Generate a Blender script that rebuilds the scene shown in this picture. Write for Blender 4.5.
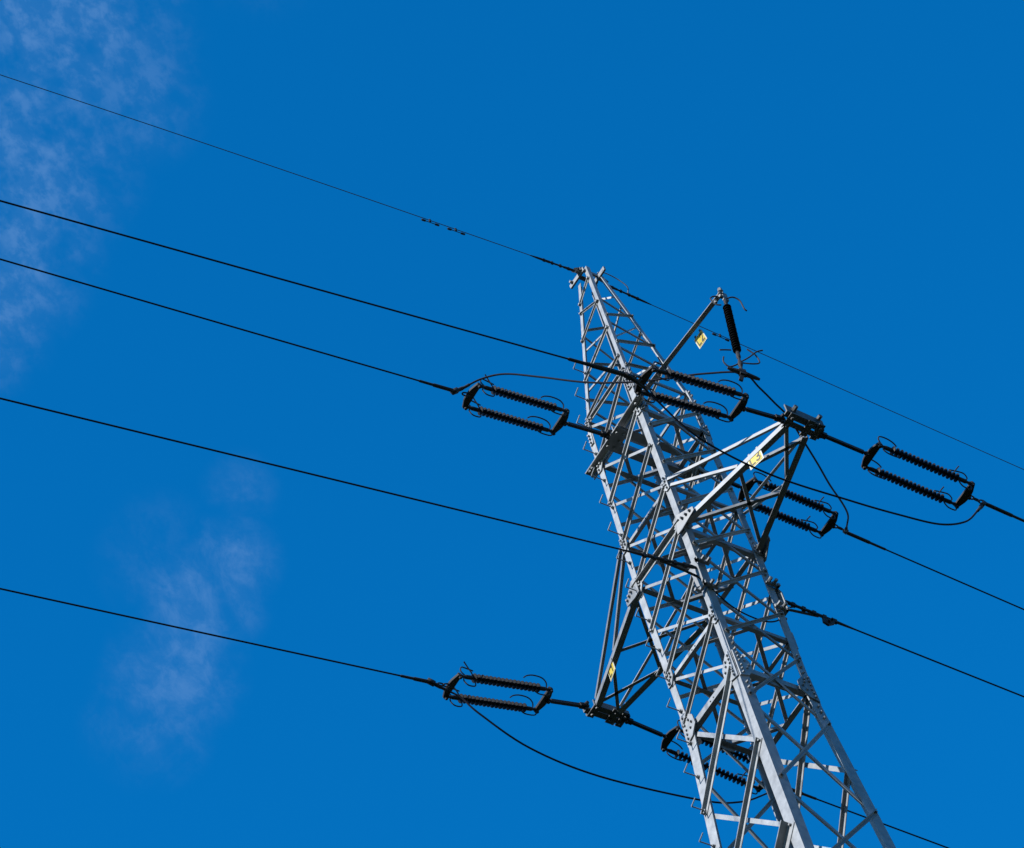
import bpy, bmesh, math, random
from mathutils import Vector, Matrix
random.seed(7)
C = bpy.context.scene.collection
for o in list(bpy.data.objects): bpy.data.objects.remove(o)
V = Vector

# ------------------------------------------------------------------ scale
# the lattice is laid out in units of half its body width; S turns them into metres
S = 0.55
CAM = V((33.87406, -37.35132, -60.86012))
EYE = 1.6
def W(p): return V((p[0]*S, p[1]*S, (p[2]-CAM.z)*S + EYE))

# ------------------------------------------------------------------ camera
cam = bpy.data.cameras.new('camera'); co = bpy.data.objects.new('camera', cam); C.objects.link(co)
Rv = V((0.49519462, 0.8499837, -0.17974984)); Uv = V((0.75824, -0.32183882, 0.56700254)); Fv = V((-0.42409244, 0.41707012, 0.80386449))
M = Matrix((Rv, Uv, -Fv)).transposed().to_4x4(); M.translation = W(CAM)
co.matrix_world = M
cam.sensor_width = 36; cam.lens = 3632.18/1024*36; cam.clip_start = 0.1; cam.clip_end = 20000
bpy.context.scene.camera = co

# ------------------------------------------------------------------ sky and sun
SUN_EL = 31.0
SUN_AZ = 179.0          # clockwise from +y, seen from above
sc = bpy.context.scene
world = bpy.data.worlds.new('World'); sc.world = world; world.use_nodes = True
nt = world.node_tree; N = nt.nodes; L = nt.links
for n in list(N): N.remove(n)
def nd(t, **k):
    n = N.new(t)
    for a, b in k.items(): setattr(n, a, b)
    return n
def math_(op, a, b=None, clamp=False):
    n = nd('ShaderNodeMath', operation=op, use_clamp=clamp)
    for i, v in enumerate((a, b)):
        if v is None: continue
        if isinstance(v, (int, float)): n.inputs[i].default_value = v
        else: L.new(v, n.inputs[i])
    return n.outputs[0]
sky = nd('ShaderNodeTexSky', sky_type='NISHITA')
sky.sun_disc = False; sky.sun_elevation = math.radians(SUN_EL); sky.sun_rotation = math.radians(SUN_AZ)
sky.altitude = 0; sky.air_density = 1.0; sky.dust_density = 0.15; sky.ozone_density = 3.0
# deep polarised blue
tint = nd('ShaderNodeMixRGB', blend_type='MULTIPLY'); tint.inputs[0].default_value = 1
tint.inputs[2].default_value = (0.01, 0.87, 1.43, 1)
L.new(sky.outputs[0], tint.inputs[1])
tc = nd('ShaderNodeTexCoord')
# the low sky, nearer the horizon, is paler and less saturated than the deep blue overhead
sep = nd('ShaderNodeSeparateXYZ'); L.new(tc.outputs['Generated'], sep.inputs[0])
low = nd('ShaderNodeMapRange', interpolation_type='SMOOTHSTEP'); L.new(sep.outputs[2], low.inputs[0])
low.inputs[1].default_value = .72; low.inputs[2].default_value = .15; low.inputs[3].default_value = 0; low.inputs[4].default_value = 1
tmix = nd('ShaderNodeMixRGB'); L.new(low.outputs[0], tmix.inputs[0])
tmix.inputs[1].default_value = (0.01, 0.87, 1.43, 1); tmix.inputs[2].default_value = (.52, .64, .66, 1)
L.new(tmix.outputs[0], tint.inputs[2])
def blob(d, r0, r1):       # soft patch of thin cloud round a direction of the sky
    n = nd('ShaderNodeVectorMath', operation='DISTANCE'); L.new(tc.outputs['Generated'], n.inputs[0]); n.inputs[1].default_value = d
    m = nd('ShaderNodeMapRange', interpolation_type='SMOOTHSTEP'); L.new(n.outputs['Value'], m.inputs[0])
    m.inputs[1].default_value = r1; m.inputs[2].default_value = r0; m.inputs[3].default_value = 0; m.inputs[4].default_value = 1
    return m.outputs[0]
def noise(scale, detail, rough, stretch, dist=0.0):
    dt = nd('ShaderNodeVectorMath', operation='DOT_PRODUCT'); L.new(tc.outputs['Generated'], dt.inputs[0]); dt.inputs[1].default_value = (-.262, .794, -.549)
    sv = nd('ShaderNodeVectorMath', operation='SCALE'); sv.inputs[0].default_value = (-.262, .794, -.549); L.new(dt.outputs['Value'], sv.inputs['Scale'])
    s6 = nd('ShaderNodeVectorMath', operation='SCALE'); L.new(sv.outputs[0], s6.inputs[0]); s6.inputs['Scale'].default_value = .2
    sb = nd('ShaderNodeVectorMath', operation='SUBTRACT'); L.new(tc.outputs['Generated'], sb.inputs[0]); L.new(s6.outputs[0], sb.inputs[1])
    mp = nd('ShaderNodeMapping'); L.new(sb.outputs[0], mp.inputs[0]); mp.inputs['Scale'].default_value = stretch
    mp.inputs['Rotation'].default_value = (0.3, 0.5, 0.9)
    n = nd('ShaderNodeTexNoise'); L.new(mp.outputs[0], n.inputs[0]); n.inputs['Scale'].default_value = scale
    n.inputs['Detail'].default_value = detail; n.inputs['Roughness'].default_value = rough; n.inputs['Distortion'].default_value = dist
    return n.outputs[0]
def ramp(v, a, b):
    m = nd('ShaderNodeMapRange', interpolation_type='SMOOTHSTEP'); L.new(v, m.inputs[0]); m.inputs[1].default_value = a; m.inputs[2].default_value = b
    return m.outputs[0]
bA = [((-0.394,0.262,0.881),.02,.05,.9), ((-0.4094,0.2659,0.8727),.01,.042,1.), ((-0.430,0.272,0.861),.01,.042,1.), ((-0.452,0.279,0.847),.008,.032,1.), ((-0.4683,0.2784,0.8352),.006,.026,.9), ((-0.4025,0.2952,0.8665),.004,.026,.6), ((-0.391,0.2850,0.875),.004,.03,.45), ((-0.35,0.31,0.885),.002,.03,.3)]
bB = [((-0.4735,0.3582,0.8046),.002,.013,.45), ((-0.4891,0.3618,0.7936),.004,.017,1.), ((-0.5009,0.3579,0.788),.006,.022,1.), ((-0.5175,0.3577,0.7765),.006,.023,1.), ((-0.5309,0.3556,0.7692),.004,.022,.7), ((-0.497,0.345,0.796),.004,.022,.3)]
def group(bl):
    acc = None
    for d, a, b, k in bl:
        m = math_('MULTIPLY', blob(d, a, b), k)
        acc = m if acc is None else math_('MAXIMUM', acc, m)
    return acc
fine = ramp(noise(210, 7, .62, (1, 1, 1), .15), .40, .66)
mid = ramp(noise(62, 4, .6, (1, 1, 1.2), .2), .33, .60)
wisp = ramp(noise(150, 8, .66, (1, 1, 1), .3), .36, .68)
mid2 = ramp(noise(56, 6, .64, (1, 1, 1), .6), .36, .62)
ca = math_('MULTIPLY', math_('MULTIPLY', group(bA), math_('ADD', math_('MULTIPLY', fine, .75), .3)), math_('ADD', math_('MULTIPLY', mid, .85), .15))
cb = math_('MULTIPLY', math_('MULTIPLY', group(bB), math_('ADD', math_('MULTIPLY', wisp, .65), .25)), math_('ADD', math_('MULTIPLY', mid2, .75), .25))
cloud = math_('MULTIPLY', math_('ADD', ca, cb), .27, clamp=True)
mixc = nd('ShaderNodeMixRGB'); L.new(cloud, mixc.inputs[0]); L.new(tint.outputs[0], mixc.inputs[1]); mixc.inputs[2].default_value = (1.35, 2.5, 4.5, 1)
bg = nd('ShaderNodeBackground'); bg.inputs[1].default_value = 0.105
L.new(mixc.outputs[0], bg.inputs[0])
out = nd('ShaderNodeOutputWorld'); L.new(bg.outputs[0], out.inputs[0])

sl = bpy.data.lights.new('sun', 'SUN'); sl.energy = 3.75; sl.angle = math.radians(.5); sl.color = (1, .985, .96)
so = bpy.data.objects.new('sun', sl); C.objects.link(so)
az, el = math.radians(SUN_AZ), math.radians(SUN_EL)
sd = V((math.sin(az)*math.cos(el), math.cos(az)*math.cos(el), math.sin(el)))
so.rotation_euler = sd.to_track_quat('Z', 'Y').to_euler(); so.location = sd*60

vs = sc.view_settings; vs.view_transform = 'Standard'; vs.look = 'None'; vs.exposure = 0.7; vs.gamma = 1

# ------------------------------------------------------------------ materials
def mat(name, col, rough=.5, metal=0., var=.12, scale=6., bump=0., objvar=0., stain=None, spec=.5):
    m = bpy.data.materials.new(name); m.use_nodes = True; t = m.node_tree; n = t.nodes; l = t.links
    b = n['Principled BSDF']; b.inputs['Roughness'].default_value = rough; b.inputs['Metallic'].default_value = metal
    b.inputs['Specular IOR Level'].default_value = spec
    tcx = n.new('ShaderNodeTexCoord'); no = n.new('ShaderNodeTexNoise'); no.inputs['Scale'].default_value = scale; no.inputs['Detail'].default_value = 8; no.inputs['Roughness'].default_value = .62
    l.new(tcx.outputs['Object'], no.inputs[0])
    cr = n.new('ShaderNodeValToRGB'); e = cr.color_ramp.elements
    e[0].position = .3; e[1].position = .7
    e[0].color = [c*(1-var) for c in col]+[1]; e[1].color = [min(1, c*(1+var)) for c in col]+[1]
    l.new(no.outputs[0], cr.inputs[0]); last = cr.outputs[0]
    if stain:
        n2 = n.new('ShaderNodeTexNoise'); n2.inputs['Scale'].default_value = scale*.35; n2.inputs['Detail'].default_value = 5; l.new(tcx.outputs['Object'], n2.inputs[0])
        r2 = n.new('ShaderNodeMapRange'); r2.inputs[1].default_value = .55; r2.inputs[2].default_value = .75; r2.inputs[4].default_value = .55; l.new(n2.outputs[0], r2.inputs[0])
        mx = n.new('ShaderNodeMixRGB'); mx.inputs[2].default_value = (*stain, 1); l.new(r2.outputs[0], mx.inputs[0]); l.new(last, mx.inputs[1]); last = mx.outputs[0]
    if objvar:
        oi = n.new('ShaderNodeObjectInfo'); r3 = n.new('ShaderNodeMapRange'); r3.inputs[3].default_value = 1-objvar; r3.inputs[4].default_value = 1+objvar*.6; l.new(oi.outputs['Random'], r3.inputs[0])
        mv = n.new('ShaderNodeVectorMath'); mv.operation = 'SCALE'; l.new(last, mv.inputs[0]); l.new(r3.outputs[0], mv.inputs['Scale']); last = mv.outputs[0]
    l.new(last, b.inputs['Base Color'])
    rr = n.new('ShaderNodeMapRange'); rr.inputs[3].default_value = max(.05, rough-.1); rr.inputs[4].default_value = min(1, rough+.12); l.new(no.outputs[0], rr.inputs[0]); l.new(rr.outputs[0], b.inputs['Roughness'])
    if bump:
        bp = n.new('ShaderNodeBump'); bp.inputs['Strength'].default_value = bump; bp.inputs['Distance'].default_value = .004; l.new(no.outputs[0], bp.inputs['Height']); l.new(bp.outputs[0], b.inputs['Normal'])
    return m
galv = mat('galvanised_steel', (.29, .30, .31), .60, .55, .22, 9, .3, .20, stain=(.21, .205, .20))
galvarm = mat('galvanised_steel_arm', (.26, .265, .27), .62, .5, .2, 11, .3, .14, stain=(.17, .16, .145))
tipm = mat('shade_darkened_arm_tip', (.13, .13, .13), .6, .4, .2, 12, .25)  # arm tip steel, with the shade on the tip frames put into a darker base colour
boltm = mat('bolt_steel', (.16, .15, .14), .5, .5, .2, 40)
hard = mat('dark_fittings', (.036, .035, .037), .65, .2, .25, 25, .2, spec=.25)  # near-black base colour shared by all the line fittings
shed = mat('dark_porcelain', (.008, .008, .009), .5, 0, .2, 12, 0, .1, spec=.14)
wire = mat('weathered_conductor', (.016, .017, .026), .75, 0, .15, 30, spec=.12)
ewm = mat('earth_wire_steel', (.06, .065, .075), .6, .3, .15, 30)
yel = mat('yellow_enamel', (.60, .44, .045), .35, 0, .06, 14)
whi = mat('white_enamel', (.62, .62, .56), .35, 0, .04, 14)
blk = mat('sign_black', (.03, .028, .02), .5, 0, .1, 14)
conc = mat('concrete', (.30, .29, .27), .9, 0, .2, 5, .5)

# ------------------------------------------------------------------ helpers
def tag(o, label=None, cat=None, group=None, kind=None):
    if label: o['label'] = label
    if cat: o['category'] = cat
    if group: o['group'] = group
    if kind: o['kind'] = kind
    return o
def thing(name, loc, label, cat, group=None):
    o = bpy.data.objects.new(name, None); C.objects.link(o); o.location = loc; o.empty_display_size = .2
    return tag(o, label, cat, group)
def link(name, bm, m, parent=None, org=None, smooth=False):
    """one mesh object; bm is in world metres, org the origin of the thing it belongs to"""
    if org is None: org = V((0, 0, 0))
    bmesh.ops.recalc_face_normals(bm, faces=bm.faces[:])
    bmesh.ops.translate(bm, verts=bm.verts[:], vec=-org)
    me = bpy.data.meshes.new(name); bm.to_mesh(me); bm.free(); me.materials.clear()
    for mm in (m if isinstance(m, (list, tuple)) else [m]): me.materials.append(mm)
    if smooth:
        for f in me.polygons: f.use_smooth = True
    o = bpy.data.objects.new(name, me); C.objects.link(o)
    if parent: o.parent = parent
    elif org.length: o.location = org
    return o
def prism(bm, pts, vec, mi=0):
    a = [bm.verts.new(p) for p in pts]; b = [bm.verts.new(V(p)+vec) for p in pts]; n = len(pts)
    fs = [bm.faces.new(a[::-1]), bm.faces.new(b)]
    for i in range(n): fs.append(bm.faces.new((a[i], a[(i+1) % n], b[(i+1) % n], b[i])))
    for f in fs: f.material_index = mi
def sweep_section(bm, A, B, sec):
    a = [bm.verts.new(A+s) for s in sec]; b = [bm.verts.new(B+s) for s in sec]; n = len(sec)
    bm.faces.new(a[::-1]); bm.faces.new(b)
    for i in range(n): bm.faces.new((a[i], a[(i+1) % n], b[(i+1) % n], b[i]))
def angle(bm, A, B, d1, d2, a1, a2, t):
    """L section: corner on A-B, flanges along d1 and d2; all in lattice units"""
    A, B = W(A), W(B); D = (B-A).normalized(); d1 = V(d1); d2 = V(d2)
    d1 = (d1-D*d1.dot(D)).normalized(); d2 = (d2-D*d2.dot(D)).normalized()
    a1 *= S; a2 *= S; t *= S
    r = t*.6
    sweep_section(bm, A, B, [V((0, 0, 0)), d1*a1, d1*a1+d2*t*.7, d1*(a1-t*.3)+d2*t, d1*(t+r)+d2*t, d1*t+d2*(t+r), d1*t+d2*(a2-t*.3), d1*t*.7+d2*a2, d2*a2])
def boxbar(bm, A, B, u, wu, wv):
    A, B = W(A), W(B); D = (B-A).normalized(); u = V(u); u = (u-D*u.dot(D)).normalized(); v = D.cross(u)
    wu *= S*.5; wv *= S*.5
    sweep_section(bm, A, B, [u*wu+v*wv, -u*wu+v*wv, -u*wu-v*wv, u*wu-v*wv])
def tube(bm, pts, r, n=8, cap=True, lat=True):
    P = [W(p) if lat else V(p) for p in pts]; rs = r if isinstance(r, (list, tuple)) else [r]*len(P)
    rings = []; up = None
    for i, p in enumerate(P):
        d = (P[min(i+1, len(P)-1)]-P[max(i-1, 0)])
        if d.length < 1e-9: d = V((0, 0, 1))
        d.normalize()
        if up is None: up = d.orthogonal().normalized()
        up = (up-d*up.dot(d)); up.normalize(); v = d.cross(up)
        rings.append([bm.verts.new(p+(up*math.cos(2*math.pi*k/n)+v*math.sin(2*math.pi*k/n))*rs[i]*S) for k in range(n)])
    for a, b in zip(rings[:-1], rings[1:]):
        for k in range(n): bm.faces.new((a[k], a[(k+1) % n], b[(k+1) % n], b[k]))
    if cap: bm.faces.new(rings[0][::-1]); bm.faces.new(rings[-1])
def smoothpath(pts, k=6):
    pts = [V(p) for p in pts]; o = []
    for i in range(len(pts)-1):
        p0 = pts[max(i-1, 0)]; p1 = pts[i]; p2 = pts[i+1]; p3 = pts[min(i+2, len(pts)-1)]
        for j in range(k):
            t = j/k; o.append(.5*((2*p1)+(p2-p0)*t+(2*p0-5*p1+4*p2-p3)*t*t+(3*p1-p0-3*p2+p3)*t**3))
    o.append(pts[-1]); return o
def bolt(bm, P, Nn, r=.033, h=.045, mi=0):
    """hexagonal bolt head and washer standing on a surface; P in lattice units"""
    P = W(P); Nn = V(Nn).normalized(); u = Nn.orthogonal().normalized(); v = Nn.cross(u); a0 = random.random()
    for rr, hh, z0 in ((r*1.35, .012, 0), (r, h, .012)):
        pts = [P+Nn*z0*S+(u*math.cos(a0+k*math.pi/3)+v*math.sin(a0+k*math.pi/3))*rr*S for k in range(6)]
        prism(bm, pts, Nn*hh*S, mi)
def plate(bm, pts, Nn, t=.03, mi=0): prism(bm, [W(p) for p in pts], V(Nn).normalized()*t*S, mi)

# ------------------------------------------------------------------ ground
bm = bmesh.new(); bmesh.ops.create_grid(bm, x_segments=60, y_segments=60, size=4000)
gm = bpy.data.materials.new('meadow'); gm.use_nodes = True; t = gm.node_tree; b = t.nodes['Principled BSDF']; b.inputs['Roughness'].default_value = 1; b.inputs['Specular IOR Level'].default_value = 0.0
a = t.nodes.new('ShaderNodeTexNoise'); a.inputs['Scale'].default_value = .35; a.inputs['Detail'].default_value = 12
tx = t.nodes.new('ShaderNodeTexCoord'); t.links.new(tx.outputs['Object'], a.inputs[0])
r = t.nodes.new('ShaderNodeValToRGB'); r.color_ramp.elements[0].position = .35; r.color_ramp.elements[1].position = .7
r.color_ramp.elements[0].color = (.012, .020, .012, 1); r.color_ramp.elements[1].color = (.026, .032, .019, 1)
t.links.new(a.outputs[0], r.inputs[0]); t.links.new(r.outputs[0], b.inputs['Base Color'])
tag(link('ground', bm, gm), kind='structure')

# ------------------------------------------------------------------ tower
ZG = CAM.z-EYE/S                       # ground level in lattice units
KEY = [(12.15, .185), (5.82, .918), (0, 1.0), (-4.91, .987), (ZG, .987+.0525*(-4.91-ZG))]
def hw(z):
    for (z1, w1), (z2, w2) in zip(KEY[:-1], KEY[1:]):
        if z >= z2: return w1+(w2-w1)*(z-z1)/(z2-z1)
    return KEY[-1][1]
TORG = V((0, 0, 0))
tower = thing('transmission_tower', TORG, 'tall tapering galvanised steel lattice tower carrying the power lines', 'pylon')
def tp(name, bm, m=galv, parent=None): return link(name, bm, m, parent or tower)

def legz(z): return .17 if z > 5.9 else (.25 if z > -4.6 else .33)
corners = {'L': (-1, -1), 'C': (1, -1), 'R': (1, 1), 'B': (-1, 1)}
for k, (sx, sy) in corners.items():
    bm = bmesh.new()
    top = {'L': 11.74, 'C': 12.06, 'R': 11.72, 'B': 11.7}[k]
    for z1, z2, a, t in ((top, 5.82, .105, .022), (5.82, 0, .165, .028), (0, -4.91, .185, .032), (-4.91, ZG+.3, .26, .042)):
        angle(bm, (sx*hw(z1), sy*hw(z1), z1), (sx*hw(z2), sy*hw(z2), z2), (-sx, 0, 0), (0, -sy, 0), a, a, t)
    for z0, n_, dz in ((-3.75, 4, .19), (-5.45, 3, .19), (.6, 3, .2), (-.75, 2, .2), (5.2, 3, .18), (-2.2, 1, .2), (3.1, 1, .2)):
        for i in range(n_):
            zq = z0-i*dz
            bolt(bm, (sx*(hw(zq)-.002), sy*(hw(zq)-.13), zq), (sx, 0, 0), .027, .05)
    tp('leg', bm)
    # foot
    bm = bmesh.new(); x, y = sx*hw(ZG), sy*hw(ZG)
    prism(bm, [W((x+i*.8, y+j*.8, ZG-.5)) for i, j in ((-1, -1), (1, -1), (1, 1), (-1, 1))], V((0, 0, 1.0*S+.1)))
    tp('footing', bm, conc)

# faces: 0 = L-C (-y), 1 = C-R (+x), 2 = R-B (+y), 3 = B-L (-x);  u runs left to right seen from outside
FU = [V((1, 0, 0)), V((0, 1, 0)), V((-1, 0, 0)), V((0, -1, 0))]
FN = [V((0, -1, 0)), V((1, 0, 0)), V((0, 1, 0)), V((-1, 0, 0))]
UP = V((0, 0, 1))
def fp(f, s, z, m=.11, off=0.):
    """point of face f on its left (s=-1) or right (s=1) leg"""
    return FN[f]*(hw(z)+off)+FU[f]*(s*(hw(z)-m))+UP*z
def fx(f, u, z, off=0.): return FN[f]*(hw(z)+off)+FU[f]*u+UP*z
def bar(f, sa, za, sb, zb, a=.125, outside=True, t=.018, name='diagonal_brace', m=.10, ext=.06):
    A = fp(f, sa, za, m); B = fp(f, sb, zb, m); n = FN[f]; D = (B-A).normalized()
    A = A-D*ext; B = B+D*ext
    P = n.cross(D); P = P if P.z > 0 else -P; P.normalize()
    bm = bmesh.new()
    if outside: off = n*.004; d2 = n
    else: off = n*(-.044 if za > -4.7 else -.055); d2 = -n
    angle(bm, A+off+P*a*.5, B+off+P*a*.5, -P, d2, a, a, t)
    e = n*(t if outside else 0)+off
    if outside:
        for Q in (A+D*.045, B-D*.045): bolt(bm, Q+e, n, .026, .035)
    tp(name, bm)
def strut(f, z, a=.14, outside=False, low=True, name='horizontal_strut', av=None, t=.02, ext=.04):
    A = fp(f, -1, z, .05); B = fp(f, 1, z, .05); D = (B-A).normalized(); A -= D*ext; B += D*ext; n = FN[f]
    off = n*(.004 if outside else -.044); d2 = n if outside else -n; av = av or a
    bm = bmesh.new()
    if low: angle(bm, A+off-UP*av*.5, B+off-UP*av*.5, UP, d2, av, a, t)
    else: angle(bm, A+off+UP*av*.5, B+off+UP*av*.5, -UP, d2, av, a, t)
    if outside:
        for Q in (A+D*.12, A+D*.22, B-D*.12, B-D*.22): bolt(bm, Q+off+n*t, n, .026, .035)
    tp(name, bm)

xa = [(6.1, 4.62), (4.5, 3.13), (3.06, 1.6), (1.5, .06), (-.03, -1.5), (-1.55, -3.06), (-3.2, -4.72), (-4.95, -7.38), (-7.45, -10.2)]
xb = [(5.26, 3.86), (3.75, 2.38), (2.24, .76), (.69, -.7), (-.82, -2.28), (-2.33, -3.72), (-3.86, -5.88), (-6.05, -8.68), (-8.9, -11.55)]
zz_a = [(-1, 10.9, 1, 11.4), (-1, 10.5, 1, 10.06), (-1, 9.42, 1, 10.04), (-1, 9.05, 1, 8.6), (-1, 7.83, 1, 8.55), (-1, 7.5, 1, 7.13), (-1, 6.4, 1, 6.98)]
zz_b = [(-1, 10.36, 1, 9.87), (-1, 9.22, 1, 9.75), (-1, 9.02, 1, 8.57), (-1, 7.72, 1, 8.33), (-1, 7.62, 1, 7.15), (-1, 6.45, 1, 6.95)]
for f in (0, 2):
    for i, (sa, za, sb, zb) in enumerate(zz_a): bar(f, sa, za, sb, zb, .05 if za > 8 else .06, outside=(zb > za) or i == 1, t=.015, m=.07)
    for zt, zb in xa:
        a = .072 if zt > -4 else .10
        bar(f, -1, zt, 1, zb, a, outside=False)
        bar(f, 1, zt, -1, zb, a+.005, outside=True)
for f in (1, 3):
    for sa, za, sb, zb in zz_b: bar(f, sa, za, sb, zb, .05 if za > 8 else .06, outside=(zb > za), t=.015, m=.07)
    for zt, zb in xb:
        a = .066 if zt > -4 else .085
        bar(f, -1, zt, 1, zb, a, outside=False)
        bar(f, 1, zt, -1, zb, a, outside=True)
for f in range(4):
    strut(f, 6.22, .08, outside=(f in (0, 2)), low=False)
    if f != 0: strut(f, 4.62, .12)
    strut(f, 1.55, .085)
    strut(f, .03 if f != 1 else -.08, .12, outside=(f == 0), low=(f != 0))
    strut(f, -3.14, .10)
    strut(f, -4.85, .135, av=.16)
# body below the picture, down to the ground
z = -10.2; k = 0
while z > ZG+3:
    h = min(2*hw(z)*1.05, z-ZG-.4); z2 = z-h
    if z2-ZG < 3: z2 = ZG+.6
    for f in range(4):
        if k or f in (0, 2): pass
        bar(f, -1, z if f in (0, 2) or k else -11.6, 1, z2, .2, outside=False, name='lower_brace', m=.12)
        bar(f, 1, z if f in (0, 2) or k else -11.6, -1, z2, .2, outside=True, name='lower_brace', m=.12)
    if k % 2: 
        for f in range(4): strut(f, z2, .22, name='lower_strut')
    z = z2; k += 1

# plan bracing: diamonds between the middles of the struts
for z in (4.62, 1.55, -.02, -3.14, -4.85):
    for f in range(4):
        g = (f+1) % 4; bm = bmesh.new()
        A = fx(f, 0, z, -.08); B = fx(g, 0, z, -.08)
        angle(bm, A-UP*.02, B-UP*.02, UP, (B-A).cross(UP), .075, .085, .015)
        tp('plan_brace', bm)
for f in range(4):      # centre plates where struts and diagonals cross
    for z, r_ in ((-.02, .14), (-4.85, .22), (1.55, .11), (4.62, .13)):
        if f in (1, 3):
            bm = bmesh.new(); o_ = -.06
            pts = [fx(f, r_*x_, z+r_*y_, o_) for x_, y_ in ((-1, -.45), (-.5, -.9), (.6, -.95), (1, -.5), (1, .5), (.5, .95), (-.6, .9), (-1, .4))]
            plate(bm, pts, -FN[f], .022)
            tp('gusset_plate', bm)

# gusset plates on the legs
def gusset(f, s, z, poly, bolts, off=.004, nm='gusset_plate', t=.03):
    """poly/bolts given as (inward distance from the leg edge, height) pairs"""
    bm = bmesh.new(); n = FN[f]
    q = lambda d, h, o: FN[f]*(hw(z+h)+o)+FU[f]*(s*(hw(z+h)-d))+UP*(z+h)
    plate(bm, [q(d, h, off) for d, h in poly], n, t)
    for d, h in bolts: bolt(bm, q(d, h, off+t), n, .024, .034)
    tp(nm, bm)
big = [(.02, .78), (.2, .82), (.48, .3), (.5, -.2), (.3, -.62), (.02, -.75)]
bigb = [(.12, .62), (.12, .4), (.12, .18), (.13, -.1), (.12, -.32), (.12, -.55), (.3, .25), (.38, .02), (.3, -.2), (.26, .45)]
med = [(.0, .45), (.18, .48), (.4, .16), (.38, -.14), (.2, -.42), (.0, -.42)]
medb = [(.1, .34), (.1, .12), (.12, -.1), (.1, -.3), (.27, .1), (.27, -.1)]
sml = [(.0, .22), (.14, .24), (.28, .08), (.26, -.1), (.12, -.24), (.0, -.2)]
smlb = [(.08, .14), (.1, -.03), (.08, -.15), (.19, .02)]
def sc_(l, k): return [(a*k, b*k) for a, b in l]
for f in range(4):
    for s in (-1, 1):
        gusset(f, s, -4.85, [(a*.8, b*.55) for a, b in big], [(a*.8, b*.55) for a, b in bigb], off=.006)
        if f in (0, 2):
            gusset(f, s, .02, sc_(med, .75), sc_(medb, .75))
            gusset(f, s, 1.55, sc_(med, .55), sc_(medb, .55))
            gusset(f, s, 4.6, sc_(med, .6), sc_(medb, .6))
            gusset(f, s, -3.14, sc_(med, .62), sc_(medb, .62))
        else:
            gusset(f, s, .0, sc_(sml, .8), sc_(smlb, .8)); gusset(f, s, 4.6, sc_(sml, .8), sc_(smlb, .8))
        # splice plates with rows of bolts where the legs kink
        gusset(f, s, 5.82, [(.02, .42), (.1, .42), (.14, -.42), (.02, -.42)], [(.06, .34), (.06, .17), (.07, -.08), (.08, -.22), (.08, -.36)], off=.008)
# step bolts up one leg
z = 8.1
while z > -60:
    if abs(z-5.82) > .2:
        bm = bmesh.new(); x, y = -hw(z)+.10, -hw(z)
        a_ = V((x, y+.03, z)); b_ = V((x, y-.36, z-.0)); c_ = V((x+.19, y-.38, z+.05))
        tube(bm, [a_, b_], .014, 6); tube(bm, [b_, c_], .014, 6); bolt(bm, (x, y-.01, z), (0, -1, 0), .035, .04)
        tp('step_bolt', bm)
    z -= 1.03

# middle crossarm: the long beam that holds the jumper away from the body
beam_z = 4.62
ca_ = bmesh.new()
angle(ca_, (-1.2, -.93, beam_z+.02), (1.12, -.96, beam_z+.02), (0, -1, 0), (0, 0, -1), .18, .09, .03)
angle(ca_, (-1.2, -.9, beam_z+.02), (1.05, -.92, beam_z+.02), (0, 1, 0), (0, 0, -1), .08, .14, .03)
for x in (-1.08, -.98, -.1, .1, .95): bolt(ca_, (x, -1.06, beam_z+.02-.03), (0, 0, -1), .035, .05)
mid = tp('crossarm', ca_, galvarm)
bm = bmesh.new()
angle(bm, (.9, -.99, beam_z), (4.42, -.93, beam_z-.36), (0, -1, 0), (0, 0, 1), .12, .10, .022)
for x in (4.33, 4.18): bolt(bm, (x, -1.0, beam_z-.36), (0, 0, -1), .035, .05)
tp('chord', bm, galvarm, mid)
bm = bmesh.new()     # hanger shackle and bolt at the tip
boxbar(bm, (4.38, -.9, beam_z-.28), (4.38, -.9, beam_z-.56), (1, 0, 0), .05, .14); bolt(bm, (4.39, -.97, beam_z-.26), (0, 0, 1), .05, .1)
bolt(bm, (4.38, -.97, beam_z-.44), (0, -1, 0), .04, .06)
tp('hanger', bm, galvarm, mid)
for x, wdt in ((-.24, .2), (.24, .2)):   # the two channels through the body that the middle phase pulls on
    bm = bmesh.new()
    angle(bm, (x-.1*(1 if x > 0 else -1), -1.2, 4.46), (x-.1*(1 if x > 0 else -1), 1.15, 4.46), (1 if x > 0 else -1, 0, 0), (0, 0, 1), wdt, .2, .025)
    tp('anchor_beam', bm, galvarm, mid)
for y in (-1.08, 1.06):
    bm = bmesh.new()
    plate(bm, [(-.3, y-.16, 4.43), (.34, y-.16, 4.43), (.3, y+.2, 4.43), (-.28, y+.2, 4.43)], (0, 0, -1), .03)
    for x, yy in ((-.2, -.08), (.2, -.08), (-.2, .1), (.2, .1), (0, .1)): bolt(bm, (x, y+yy, 4.40), (0, 0, -1), .035, .05)
    tp('anchor_plate', bm, galvarm, mid)

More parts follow.
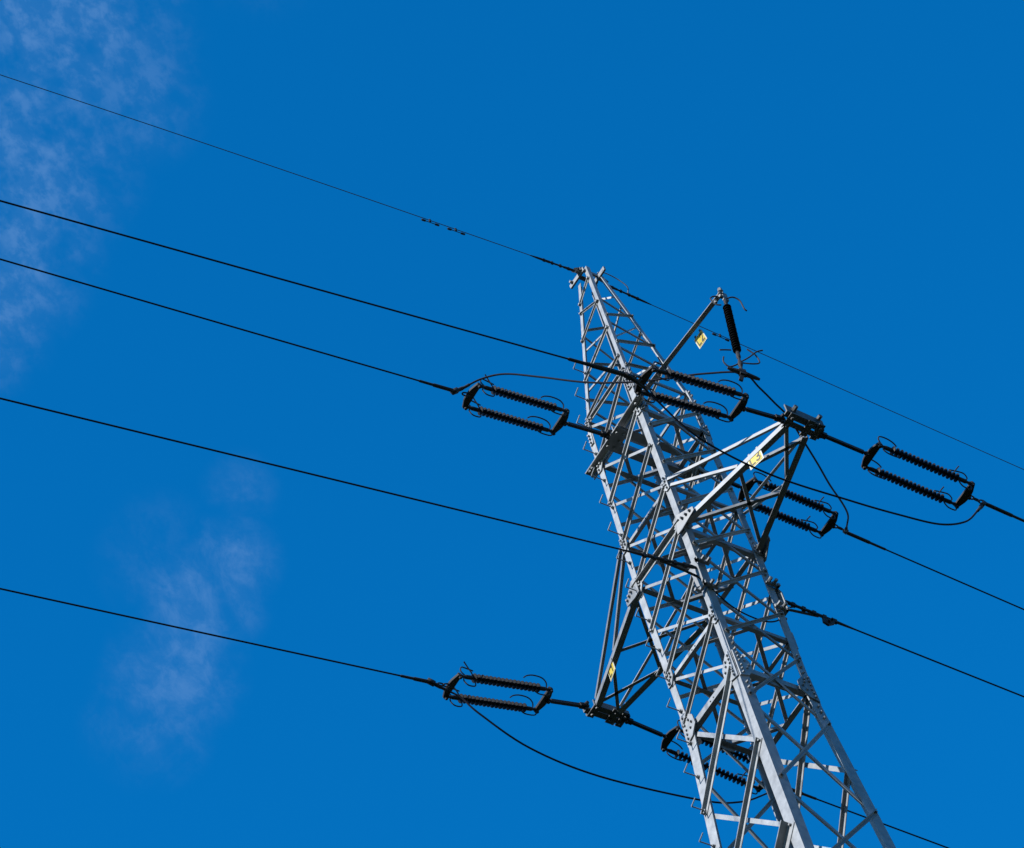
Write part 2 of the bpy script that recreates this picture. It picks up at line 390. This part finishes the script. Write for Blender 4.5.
# side crossarms
def lerp(a, b, t): return V(a)+(V(b)-V(a))*t
def crossarm(sx, tipA, tipB):
    A0 = V((sx*1.0, -1.02, 0)); B0 = V((sx*1.0, 1.02, 0)); UA = V((sx*1.0, -1.0, 1.55)); UB = V((sx*1.0, 1.0, 1.55)); TA = V(tipA); TB = V(tipB)
    X = V((sx, 0, 0))
    # tip frame: two bars along the line, plates and bolts
    bm = bmesh.new(); o_ = V((sx*.06, 0, 0))
    ya, yb = TA.y-.14, TB.y+.30
    angle(bm, (TA.x+sx*.03, ya+.1, .0), (TB.x+sx*.03, yb, .0), (sx, 0, 0), (0, 0, 1), .13, .2, .03)
    angle(bm, (TA.x+sx*.34, ya, .03), (TB.x+sx*.34, yb-.02, .03), (-sx, 0, 0), (0, 0, 1), .15, .25, .03)
    for y in (ya+.16, (ya+yb)/2+.12, yb-.14):
        plate(bm, [(TA.x-sx*.05, y-.08, -.03), (TA.x+sx*.36, y-.08, -.03), (TA.x+sx*.36, y+.08, -.03), (TA.x-sx*.05, y+.08, -.03)], (0, 0, 1), .028)
        bolt(bm, (TA.x+sx*.26, y, -.03), (0, 0, -1), .04, .05); bolt(bm, (TA.x+sx*.05, y, -.03), (0, 0, -1), .04, .05)
    for y in (ya+.2, yb-.2): bolt(bm, (TA.x+sx*.345, y, .16), (sx, 0, 0), .055, .10)
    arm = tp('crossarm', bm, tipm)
    def sub(name, A, B, d1, d2, a1, a2, t=.024, bolts=()):
        bm = bmesh.new(); A = V(A); B = V(B); angle(bm, A, B, d1, d2, a1, a2, t)
        tp(name, bm, galvarm, arm)
    sub('chord', A0+V((-sx*.05, -.012, -.06)), TA+V((0, -.04, -.06)), (0, 0, 1), (0, 1, 0), .135, .14, .025)
    sub('chord', B0+V((-sx*.05, .012, -.06)), TB+V((0, .04, -.06)), (0, 0, 1), (0, -1, 0), .135, .14, .025)
    sub('tie', UA+V((sx*.0, -.03, 0)), TA+V((-sx*.05, -.04, .12)), (0, 0, 1), (0, 1, 0), .085, .07)
    sub('tie', UB+V((sx*.0, .03, 0)), TB+V((-sx*.05, .04, .12)), (0, 0, 1), (0, -1, 0), .085, .07)
    A1 = lerp(A0, TA, .545); B1 = lerp(B0, TB, .54)
    sub('strut', UA+V((0, 0, -.2)), A1+V((0, -.0, .1)), (0, 0, 1), (0, 1, 0), .075, .075)
    sub('strut', UB+V((0, 0, -.2)), B1+V((0, .0, .1)), (0, 0, 1), (0, -1, 0), .075, .075)
    for P, Q in ((A0, B1), (B0, A1), (A1, TB), (B1, TA)):
        D = (Q-P).normalized(); sub('brace', P+D*.1+V((0, 0, -.035)), Q-D*.05+V((0, 0, -.035)), UP.cross(D), (0, 0, 1), .08, .08, .016)
    # plates where the arm meets the body
    for sy, P, T in ((-1, A0, TA), (1, B0, TB)):
        bm = bmesh.new(); D = (T-P).normalized()
        q = [P+V((-sx*.2, sy*.05, .2)), P+V((-sx*.04, sy*.05, .26)), P+D*.42+V((0, sy*.05, .08)), P+D*.42+V((0, sy*.05, -.05)), P+V((0, sy*.05, -.28)), P+V((-sx*.18, sy*.05, -.26))]
        plate(bm, q, (0, sy, 0), .028)
        for k_ in (.08, .2, .32): bolt(bm, P+D*k_+V((0, sy*.078, .03)), (0, sy, 0), .028, .04)
        tp('gusset_plate', bm, galvarm, arm)
    return arm
crossarm(1, (4.04, -.30, 0), (4.0, .29, 0))
crossarm(-1, (-4.05, -.17, 0), (-4.04, .43, 0))

# peak fittings
bm = bmesh.new()
boxbar(bm, (-.42, -.30, 11.9), (.16, -.26, 11.94), (0, 0, 1), .14, .05); boxbar(bm, (-.1, .21, 11.95), (.38, .21, 11.95), (0, 0, 1), .14, .05)
angle(bm, (.12, -.34, 12.02), (.12, .36, 12.02), (-1, 0, 0), (0, 0, -1), .09, .1, .02)
angle(bm, (-.14, -.3, 12.0), (-.14, .3, 12.0), (1, 0, 0), (0, 0, -1), .08, .09, .02)
for x, y in ((-.3, -.33), (.0, -.31), (.3, .24)): bolt(bm, (x, y, 11.94), (0, -1, 0), .035, .05)
plate(bm, [(-.05, -.5, 11.93), (.06, -.5, 11.93), (.1, -.2, 12.1), (-.08, -.2, 12.1)], (1, 0, 0), .03)
plate(bm, [(-.02, .5, 11.93), (.06, .5, 11.93), (.1, .2, 12.1), (-.04, .2, 12.1)], (1, 0, 0), .03)
tp('peak_bracket', bm, galvarm)

# brackets for the fibre cable on the legs below the arms
for y, z in ((-1.06, -1.85), (1.04, -1.72)):
    s_ = 1 if y > 0 else -1
    bm = bmesh.new()
    for dz in (.42, -.42):
        boxbar(bm, (.82, y+s_*.02, z+dz), (1.12, y+s_*.02, z+dz), (0, 0, 1), .08, .06)
        boxbar(bm, (1.06, y+s_*.05, z+dz), (1.06, y-s_*.30, z+dz), (0, 0, 1), .08, .06)
        bolt(bm, (1.1, y-s_*.1, z+dz), (1, 0, 0), .04, .1); bolt(bm, (1.1, y-s_*.24, z+dz), (1, 0, 0), .04, .1)
        bolt(bm, (.84, y+s_*.05, z+dz), (0, s_, 0), .04, .08)
    plate(bm, [(.80, y+s_*.03, z+.35), (1.0, y+s_*.03, z+.45), (1.08, y+s_*.03, z+.2), (1.08, y+s_*.03, z-.3), (.98, y+s_*.03, z-.42), (.84, y+s_*.03, z-.3)], (0, s_, 0), .03)
    tp('cable_bracket', bm, galvarm)

# ------------------------------------------------------------------ insulator sets
def lathe(bm, prof, P, D, n=14):
    """prof: (distance along D, radius) in lattice units, starting at P"""
    P = V(P); D = V(D).normalized(); u = D.orthogonal().normalized(); v = D.cross(u); rings = []
    for s, r in prof:
        c = W(P+D*s); rings.append([bm.verts.new(c+(u*math.cos(2*math.pi*k/n)+v*math.sin(2*math.pi*k/n))*r*S) for k in range(n)])
    for a, b in zip(rings[:-1], rings[1:]):
        for k in range(n): bm.faces.new((a[k], a[(k+1) % n], b[(k+1) % n], b[k]))
    bm.faces.new(rings[0][::-1]); bm.faces.new(rings[-1])
def sheds(L_, n, r1, r2, core=.036):
    pr = [(0, core)]; d = L_/n
    for i in range(n):
        r = r1 if i % 2 == 0 else r2; s = i*d
        pr += [(s+d*.24, core), (s+d*.44, r*.96), (s+d*.52, r), (s+d*.58, r*.95), (s+d*.64, core)]
    pr.append((L_, core)); return pr
def tension_set(A, E, s1, s2, send, label, horns=(1, 1)):
    """A: pin at the tower, E: a point further along; s1, s2: yoke distances; send: where the clamp starts"""
    A = V(A); D = (V(E)-A).normalized(); X = V((1, 0, 0)); Z = X.cross(D); Z = Z if Z.z > 0 else -Z
    org = W(A); t_ = thing('insulator_set', org, label, 'insulator', 'tension insulator sets')
    def part(name, bm, m=hard, parent=None, smooth=False): return link(name, bm, m, parent or t_, org, smooth)
    bm = bmesh.new()     # extension rod with fork ends
    boxbar(bm, A+D*.02, A+D*.26, X, .12, .09); boxbar(bm, A+D*.2, A+D*(s1-.22), X, .07, .085)
    tube(bm, [A+D*(s1-.24), A+D*(s1-.06)], .03, 8)
    bolt(bm, A+D*.1+Z*-.05, -Z, .04, .06); bolt(bm, A+D*.1+X*.07, X, .04, .05)
    part('extension_rod', bm)
    def ring(bm, c, rx, ry, U_, V_, rr=.016, n=12): tube(bm, [c+U_*math.cos(2*math.pi*k/n)*rx+V_*math.sin(2*math.pi*k/n)*ry for k in range(n+1)], rr, 6)
    bm = bmesh.new(); ring(bm, A+D*(s1-.1), .1, .045, D, X); ring(bm, A+D*(s1-.2), .06, .04, D, Z); part('shackle', bm)
    for s, dr, nm in ((s1, 1, 'yoke_plate'), (s2, -1, 'yoke_plate')):
        bm = bmesh.new(); P = A+D*s
        pl = [(-.36, .02), (-.33, .065), (-.26, .05), (.26, .05), (.33, .065), (.36, .02), (.345, -.05), (.16, -.125), (.08, -.14), (-.08, -.14), (-.16, -.125), (-.345, -.05)]
        plate(bm, [P+X*x+D*(y*dr)-Z*.02 for x, y in pl], Z, .05)
        for x in (-.31, .31): bolt(bm, P+X*x-Z*.02, -Z, .04, .05); tube(bm, [P+X*x-Z*.06, P+X*x+Z*.07], .03, 6)
        bolt(bm, P-D*dr*.12-Z*.02, -Z, .04, .05)
        part(nm, bm)
    Ls = s2-s1
    for x in (-.30, .30):
        P = A+X*x+D*s1; f1 = .30; f2 = .36
        bm = bmesh.new(); prof = sheds(Ls-f1-f2, 17, .108, .104, .032)
        lathe(bm, prof, P+D*f1, D)
        ins = part('insulator', bm, shed, smooth=False)
        bm = bmesh.new()
        lathe(bm, [(0, .03), (.05, .045), (.1, .03), (.16, .05), (.29, .05), (.32, .04)], P, D, 10)
        link('end_fitting', bm, hard, ins, org); bm = bmesh.new()
        lathe(bm, [(0, .04), (.02, .05), (.18, .05), (.24, .028), (.30, .045), (.36, .03)], P+D*(Ls-f2), D, 10)
        link('end_fitting', bm, hard, ins, org)
        sg = 1 if x > 0 else -1
        def h(pts, o, dr): return smoothpath([o+D*(s*dr)+Z*z_+X*q for s, z_, q in pts], 4)
        def horn(dummy, pts, r_, n_):
            bm = bmesh.new(); tube(bm, pts, r_, n_); link('arcing_horn', bm, hard, ins, org)
        bm = None
        for o, dr in ((P, 1), (P+D*Ls, -1)):
            if (dr == 1):
                horn(bm, h([(.10, .02, 0), (.02, .20, .02), (.08, .34, .03), (.28, .40, .02), (.46, .38, 0), (.56, .33, -.03)], o, dr), .0155, 6)
                horn(bm, h([(.10, -.02, 0), (.08, -.14, 0), (.2, -.21, 0), (.42, -.20, 0), (.5, -.12, 0)], o, dr), .0155, 6)
            else:
                horn(bm, h([(.20, .02, 0), (.10, .14, .02), (.16, .27, .03), (.30, .31, .0), (.52, .27, -.02)], o, dr), .0155, 6)
                horn(bm, h([(.36, .02, 0), (.42, .16, 0), (.36, .30, .03), (.28, .42, .08)], o, dr), .0155, 6)
                horn(bm, h([(.12, -.02, 0), (.06, -.14, 0), (.12, -.27, 0), (.30, -.27, 0), (.37, -.14, 0), (.36, -.02, 0)], o, dr), .0155, 6)
    bm = bmesh.new(); P = A+D*(s2+.14)
    n_ = max(1, int(round((send-s2-.12)/.15)))
    for i in range(n_):
        ring(bm, A+D*(s2+.17+i*.15), .09, .04, D, X if i % 2 == 0 else Z, .018)
    part('link', bm)
    return t_, A, D
JUMP = []
def lineP(A, slope, s, sag, sgn, x=None):
    return V((A[0], A[1]+sgn*s, A[2]+slope*s+sag*s*s))
def conductor(name, A0, sgn, slope, sag, label, cat, grp, r=.019, sleeve=1.1, rs=.036, m=wire, far=330, smooth=True):
    A0 = V(A0); org = W(A0); t_ = thing(name, org, label, cat, grp)
    pts = []; s = 0; st = .5
    while s < far: pts.append(V((A0.x, A0.y+sgn*s, A0.z+slope*s+sag*s*s))); s += st; st = min(st*1.18, 8)
    bm = bmesh.new(); tube(bm, pts, r, 8); link('strand', bm, m, t_, org, True)
    if sleeve:
        q = lambda s: V((A0.x, A0.y+sgn*s, A0.z+slope*s+sag*s*s))
        bm = bmesh.new(); k = [0, .04, .1, .12, sleeve*.6, sleeve*.62, sleeve*.97, sleeve]
        tube(bm, [q(a) for a in k], [rs*.6, rs, rs, rs*1.25, rs*1.2, rs*.9, rs*.85, r*1.05], 10); link('dead_end_clamp', bm, hard, t_, org, True)
    return t_
# right crossarm
RX, LX = 4.14, -4.16
t_, A, D = tension_set((RX, -.36, .05), (RX, -4.46, -.68), 1.26, 3.76, 4.15, 'double insulator set left of the right crossarm tip, crossing in front of the lattice body')
conductor('conductor', (RX, -4.44, -.68), -1, -.191, .0001, 'thick black wire, second from the top at left, ending above the crossing insulators', 'power line', 'phase conductors', sleeve=1.6, rs=.044)
tension_set((RX, .47, .06), (RX, 5.2, -.16), 1.45, 3.90, 4.5, 'double insulator set at far right, hanging off the right crossarm tip against open sky')
conductor('conductor', (RX, 4.84, -.155), 1, -.09, .0002, 'wire leaving the far right insulator set towards the right edge', 'power line', 'phase conductors', sleeve=1.3)
# left crossarm
tension_set((LX, -.34, -.03), (LX, -4.4, -1.13), 1.30, 3.84, 4.28, 'double insulator set at lower left, hanging off the left crossarm tip against open sky')
conductor('conductor', (LX, -4.5, -1.15), -1, -.181, .0002, 'lowest wire at left, ending at the lower left insulator set', 'power line', 'phase conductors', sleeve=.9)
tension_set((LX, .56, -.02), (LX, 4.5, -.52), 1.26, 3.78, 4.1, 'double insulator set at lower right, half hidden behind the tower legs')
conductor('conductor', (LX, 4.7, -.55), 1, -.045, .0002, 'wire leaving from behind the tower base at bottom right', 'power line', 'phase conductors', sleeve=1.0)
# middle phase on the body
tension_set((0, -1.2, 4.48), (0, -5.3, 3.86), 1.40, 3.80, 4.1, 'double insulator set at upper left, pulling on the beam of the tower body')
conductor('conductor', (0, -5.36, 3.85), -1, -.153, .0002, 'third wire from the top at left, ending at the upper left insulator set', 'power line', 'phase conductors', sleeve=1.0)
tension_set((0, 1.1, 4.50), (0, 5.1, 4.28), 1.46, 3.72, 4.1, 'double insulator set below the right crossarm, partly behind its bars')
conductor('conductor', (0, 5.2, 4.20), 1, -.09, .0002, 'wire at right running down from the insulator set below the right crossarm', 'power line', 'phase conductors', sleeve=1.2)

# hanging insulator for the jumper
def suspension():
    A = V((4.38, -.91, 4.13)); org = W(A); D = V((-0.01, -.125, -1)).normalized()
    t_ = thing('suspension_insulator', org, 'single ribbed insulator hanging from the tip of the top beam, holding the jumper', 'insulator')
    def part(name, bm, m=hard, parent=None): return link(name, bm, m, parent or t_, org)
    bm = bmesh.new(); lathe(bm, sheds(1.92, 20, .098, .094, .034), A+D*.34, D); ins = part('insulator', bm, shed)
    bm = bmesh.new(); lathe(bm, [(0, .03), (.1, .045), (.2, .045), (.24, .028), (.30, .028), (.35, .05)], A, D, 10); part('end_fitting', bm, hard, ins); bm = bmesh.new(); lathe(bm, [(0, .045), (.2, .05), (.25, .03), (.34, .03), (.4, .05), (.52, .055), (.6, .03), (.72, .03), (.76, .05), (.84, .05)], A+D*2.31, D, 10)
    part('end_fitting', bm, hard, ins)
    X = V((1, 0, 0)); Y = V((0, 1, 0))
    def horn(p_, r_, n_):
        bm = bmesh.new(); tube(bm, p_, r_, n_); part('arcing_horn', bm)
    horn( smoothpath([A+X*x+Y*y+UP*z for x, y, z in ((0, 0, -.03), (.08, .16, .05), (.12, .3, -.06), (.1, .36, -.32), (.1, .42, -.38))], 4), .017, 6)
    horn( smoothpath([A+X*x+Y*y+UP*z for x, y, z in ((0, 0, -.03), (-.06, -.2, .06), (-.1, -.34, -.06), (-.06, -.30, -.32), (0, -.2, -.38))], 4), .017, 6)
    B_ = A+D*2.6
    horn( smoothpath([B_+X*x+Y*y+UP*z for x, y, z in ((0, 0, -.12), (.12, .22, -.2), (.16, .4, -.1), (.14, .40, .2), (.1, .26, .42))], 4), .017, 6)
    horn( smoothpath([B_+X*x+Y*y+UP*z for x, y, z in ((0, 0, -.1), (.1, .2, .06), (.18, .42, .3), (.24, .56, .36))], 4), .017, 6)
    horn( smoothpath([B_+X*x+Y*y+UP*z for x, y, z in ((0, 0, -.12), (-.14, -.2, -.2), (-.16, -.32, -.06), (-.12, -.3, .1))], 4), .017, 6)
    horn( smoothpath([B_+X*x+Y*y+UP*z for x, y, z in ((-.02, -.1, .34), (-.08, -.22, .36), (-.1, -.36, .3))], 4), .017, 6)
    bm = bmesh.new(); E = A+D*3.16
    D2 = V((.15, .9, -.25)); D2.normalize()
    boxbar(bm, E+UP*.10, E-UP*.08, D2, .16, .1)
    tube(bm, [E-D2*.34, E-D2*.28, E-D2*.1, E+D2*.1, E+D2*.32, E+D2*.4], [.03, .045, .06, .06, .045, .03], 8)
    boxbar(bm, E+V((0, 0, -.02)), E+V((-.05, -.08, -.26)), D2, .09, .05)
    part('suspension_clamp', bm)
    return E
E = suspension()

# jumpers
def jumper(pts, label, r=.022, lug=.4):
    sp = smoothpath(pts, 8); org = W(sp[0]); t_ = thing('jumper_cable', org, label, 'jumper cable', 'jumper cables')
    bm = bmesh.new(); tube(bm, sp, r, 8); link('strand', bm, wire, t_, org, True)
    for seq in (sp, sp[::-1]):
        acc = [seq[0]]; d = 0
        for a, b in zip(seq[:-1], seq[1:]):
            d += (b-a).length; acc.append(b)
            if d > lug: break
        bm = bmesh.new(); n = len(acc); tube(bm, acc, [.045 if i < n*.6 else .034 for i in range(n)], 8)
        boxbar(bm, acc[0]-(acc[1]-acc[0]).normalized()*.08, acc[0]+(acc[1]-acc[0]).normalized()*.1, (1, 0, 0), .1, .1)
        link('cable_lug', bm, hard, t_, org, True)
    return t_
jumper([(RX, -4.52, -.72), (RX-.02, -4.2, -.85), (RX-.06, -3.88, -1.15), (4.05, -3.02, -2.0), (4.05, -1.38, -2.38), (4.05, .73, -2.18), (4.05, 2.08, -1.97), (4.05, 3.22, -1.70), (4.06, 4.08, -1.17), (4.1, 4.6, -.55), (RX, 4.84, -.22)],
       'long slack jumper looping across the lattice and under the right crossarm')
jumper([(LX, -4.62, -1.16), (LX, -4.3, -1.25), (-4.1, -3.95, -1.45), (-4.08, -3.57, -1.86), (-4.08, -2.44, -2.5), (-4.08, -.71, -2.68), (-4.08, 1.99, -2.3), (-4.08, 3.18, -1.86), (-4.1, 4.11, -1.15), (LX, 4.65, -.6)],
       'slack jumper hanging below the left crossarm from the lower left insulator set')
m1 = [(0, -5.42, 3.83), (.08, -5.2, 3.99), (.4, -4.9, 4.08), (.81, -4.57, 3.9), (1.33, -4.09, 3.35), (2.06, -3.43, 2.52), (2.81, -2.75, 1.93), (3.3, -2.32, 1.66), (3.85, -1.82, 1.36)]
m2 = [(4.3, -.9, .73), (4.2, -.5, .52), (4.08, -.12, .40), (3.71, .5, .35), (3.18, 1.31, .6), (2.56, 2.19, 1.1), (1.8, 3.3, 2.0), (1.16, 4.13, 2.8), (.5, 4.79, 3.6), (.06, 5.2, 4.12)]
jumper([V(p) for p in m1]+[E]+[V(p) for p in m2], 'arching jumper carried by the hanging insulator round the right side of the tower')

# earth wire
ex = 0.02
def earth(sgn, A0, f, label):
    A0 = V(A0); org = W(A0); t_ = thing('earth_wire', org, label, 'earth wire', 'earth wires')
    pts = []; s = 0; st = .4
    while s < 330: pts.append(V((A0.x, A0.y+sgn*s, f(s)))); s += st; st = min(st*1.18, 8)
    bm = bmesh.new(); tube(bm, pts, .0098, 6); link('strand', bm, ewm, t_, org, True)
    bm = bmesh.new(); q = lambda s: V((A0.x, A0.y+sgn*s, f(s)))
    tube(bm, [q(s) for s in (0, .08, .3, .34, .7, .74, 1.1, 1.3)], [.025, .035, .03, .022, .024, .034, .026, .013], 8)
    for i in range(4): boxbar(bm, q(.15+i*.24), q(.21+i*.24), UP, .08, .05)
    link('dead_end_clamp', bm, hard, t_, org)
    return q
qL = earth(-1, (ex, -.45, 11.90), lambda s: 11.92-.092*s-.0012*s*s if s < 16 else 12.2272-.1304*s, 'thin top wire at left, ending at the peak of the tower')
qR = earth(1, (ex, .45, 11.86), lambda s: 11.86-.075*s, 'thin top wire at right, leaving the peak behind the hanging insulator')
def damper(q, s, label):
    P = q(s); Q = q(s+.05); d = (Q-P).normalized(); org = W(P)
    t_ = thing('vibration_damper', org, label, 'vibration damper', 'dumbbell dampers clipped under the earth wire')
    bm = bmesh.new(); boxbar(bm, P+UP*.03, P-UP*.08, d, .04, .04); link('clip', bm, hard, t_, org)
    bm = bmesh.new(); tube(bm, [P-UP*.10-d*.2, P-UP*.10+d*.2], .01, 6)
    link('messenger', bm, hard, t_, org)
    for k in (-1, 1):
        bm = bmesh.new(); c = P-UP*.10+d*k*.19; tube(bm, [c-d*.06, c-d*.05, c+d*.04, c+d*.06], [.014, .026, .029, .016], 8); link('weight', bm, hard, t_, org, True)
damper(qL, 4.17, 'small dumbbell damper under the top wire left of the tower, farther from the peak')
damper(qL, 3.44, 'small dumbbell damper under the top wire left of the tower, nearer to the peak')
damper(qR, 3.29, 'small dumbbell damper on the top wire right of the peak, beside the hanging insulator')
# small bond wire at the peak
bm = bmesh.new(); o_ = W((.12, .2, 12.08)); tube(bm, smoothpath([(.12, .2, 12.1), (.14, .4, 12.2), (.16, .7, 12.12), (.17, .98, 11.9), (.05, 1.05, 11.8)], 5), .014, 6)
tag(link('bonding_wire', bm, galv, None, o_, True), 'short pale bonding wire curving out of the right side of the tower peak', 'bonding wire')

# fibre cable below the arms
def fibre(sgn, A0, slope, label):
    A0 = V(A0); org = W(A0); t_ = thing('communication_cable', org, label, 'communication cable', 'cables below the crossarms')
    q = lambda s: V((A0.x, A0.y+sgn*s, A0.z+slope*s-.0008*s*s*(s < 40)-(.032*s*(s >= 40))))
    pts = []; s = 0; st = .5
    while s < 330: pts.append(V((A0.x, A0.y+sgn*s, A0.z+slope*s))); s += st; st = min(st*1.18, 8)
    bm = bmesh.new(); tube(bm, pts, .019, 8); link('strand', bm, wire, t_, org, True)
    bm = bmesh.new(); q = lambda s: V((A0.x, A0.y+sgn*s, A0.z+slope*s))
    tube(bm, [q(s) for s in (0, .1, .35, .4, 1.0, 1.5, 1.9)], [.03, .045, .042, .034, .038, .034, .02], 8)
    for i in range(5): boxbar(bm, q(.25+i*.27), q(.34+i*.27), UP, .11, .07)
    tube(bm, [V((.98, A0.y+sgn*.95, q(.95).z-.02)), V((.96, A0.y+sgn*.3, q(.3).z-.16)), V((.94, A0.y-sgn*.1, A0.z-.24))], .03, 6)
    link('dead_end_clamp', bm, hard, t_, org)
fibre(-1, (1.0, -1.12, -1.68), -.190, 'cable at left that ends on the near leg below the crossarms')
fibre(1, (1.0, 1.08, -1.72), -.048, 'cable at right that leaves the right leg below the crossarms')
bm = bmesh.new(); bm2 = None
pth = [(1.02, -1.3, -2.0), (1.02, -1.1, -2.12), (.99, -.83, -2.33), (.95, -.35, -2.66), (.95, .31, -2.75), (.96, .8, -2.5), (.98, 1.1, -2.0), (1.0, 1.35, -1.82)]
o_ = W(pth[0]); tube(bm, smoothpath(pth, 6), .017, 8)
tag(link('jumper_cable', bm, wire, None, o_, True), 'short sagging cable loop on the right face of the body between the two cable brackets', 'jumper cable', 'jumper cables')
bm = bmesh.new(); pth = [(.93, -1.0, -2.2), (.9, -.79, -2.92), (.9, -.02, -2.9), (.9, 1.0, -2.92), (.93, 1.0, -2.4)]
# a hook-shaped cable clip below the right end
bm.free()
def clip():
    P = V((1.0, 2.28, -1.80)); org = W(P); bm = bmesh.new()
    plate(bm, [P+V((-.02, -.16, .02)), P+V((-.02, .16, .02)), P+V((-.02, .12, -.12)), P+V((-.02, -.08, -.26)), P+V((-.02, -.2, -.2))], (1, 0, 0), .05)
    bolt(bm, P+V((.03, -.05, -.14)), (1, 0, 0), .03, .04); bolt(bm, P+V((.03, .05, -.03)), (1, 0, 0), .03, .04)
    tag(link('cable_clip', bm, hard, None, org), 'small dark wedge clip hanging under the cable right of the tower', 'cable clip')
clip()

# ------------------------------------------------------------------ phase signs
GL = {'L': [[(0, 1), (0, 0), (.55, 0)]],
      '1': [[(0, .75), (.28, 1), (.28, 0)]],
      '2': [[(0, .78), (.08, .95), (.28, 1.0), (.48, .93), (.55, .75), (.46, .52), (.0, 0), (.58, 0)]],
      '3': [[(0, .9), (.2, 1), (.45, .95), (.53, .77), (.42, .57), (.2, .52), (.45, .46), (.56, .25), (.42, .04), (.2, 0), (0, .1)]]}
def sign(P, ux, uy, size, text, label):
    """P: top-left corner, ux: reading direction, uy: up"""
    P = V(P); ux = V(ux).normalized(); uy = V(uy); uy = (uy-ux*uy.dot(ux)).normalized(); n = ux.cross(uy); org = W(P)
    t_ = thing('phase_sign', org, label, 'sign', 'yellow phase signs on the crossarms')
    q = lambda a, b, o: P+ux*(a*size)-uy*((1-b)*size)+n*o
    bm = bmesh.new(); plate(bm, [q(0, 0, 0), q(1, 0, 0), q(1, 1, 0), q(0, 1, 0)], n, .012); link('panel', bm, whi, t_, org)
    bm = bmesh.new(); m_ = .07; plate(bm, [q(m_, m_, .0125), q(1-m_, m_, .0125), q(1-m_, 1-m_, .0125), q(m_, 1-m_, .0125)], n, .006); link('face', bm, yel, t_, org)
    bm = bmesh.new(); x0 = .17
    for ch in text:
        for st in GL[ch]:
            for (a, b), (c, d) in zip(st[:-1], st[1:]):
                A = V((a, b)); B = V((c, d)); dd = (B-A).normalized(); nn = V((-dd.y, dd.x)); hw_ = .085; A -= dd*.06; B += dd*.06
                cs = [A+nn*hw_, A-nn*hw_, B-nn*hw_, B+nn*hw_]
                plate(bm, [q(x0+c_.x*.62*.75, .2+c_.y*.6, .0195+random.random()*.0015) for c_ in cs], n, .004)
        x0 += .40
    link('lettering', bm, blk, t_, org)
    bm = bmesh.new()
    for a in (.2, .8): boxbar(bm, q(a, .95, -.01), q(a, 1.25, -.01), n, .02, .05)
    link('bracket', bm, galvarm, t_, org)
sign((3.06, -.84, 4.34), (1, 0, 0), (0, -.22, .97), .315, 'L2', 'yellow diamond looking sign reading L2 below the top beam')
dA = V((3.04, .72, 0))
sign((2.94, -.56, .05), dA, (0, 0, 1), .40, 'L3', 'yellow sign reading L3 on the right crossarm, crossed by the jumper')
dB = V((3.05, -.85, 0))
sign((-3.17, -.40, .03), dB, (0, 0, 1), .36, 'L1', 'yellow sign reading L1 on the left crossarm near its tip')
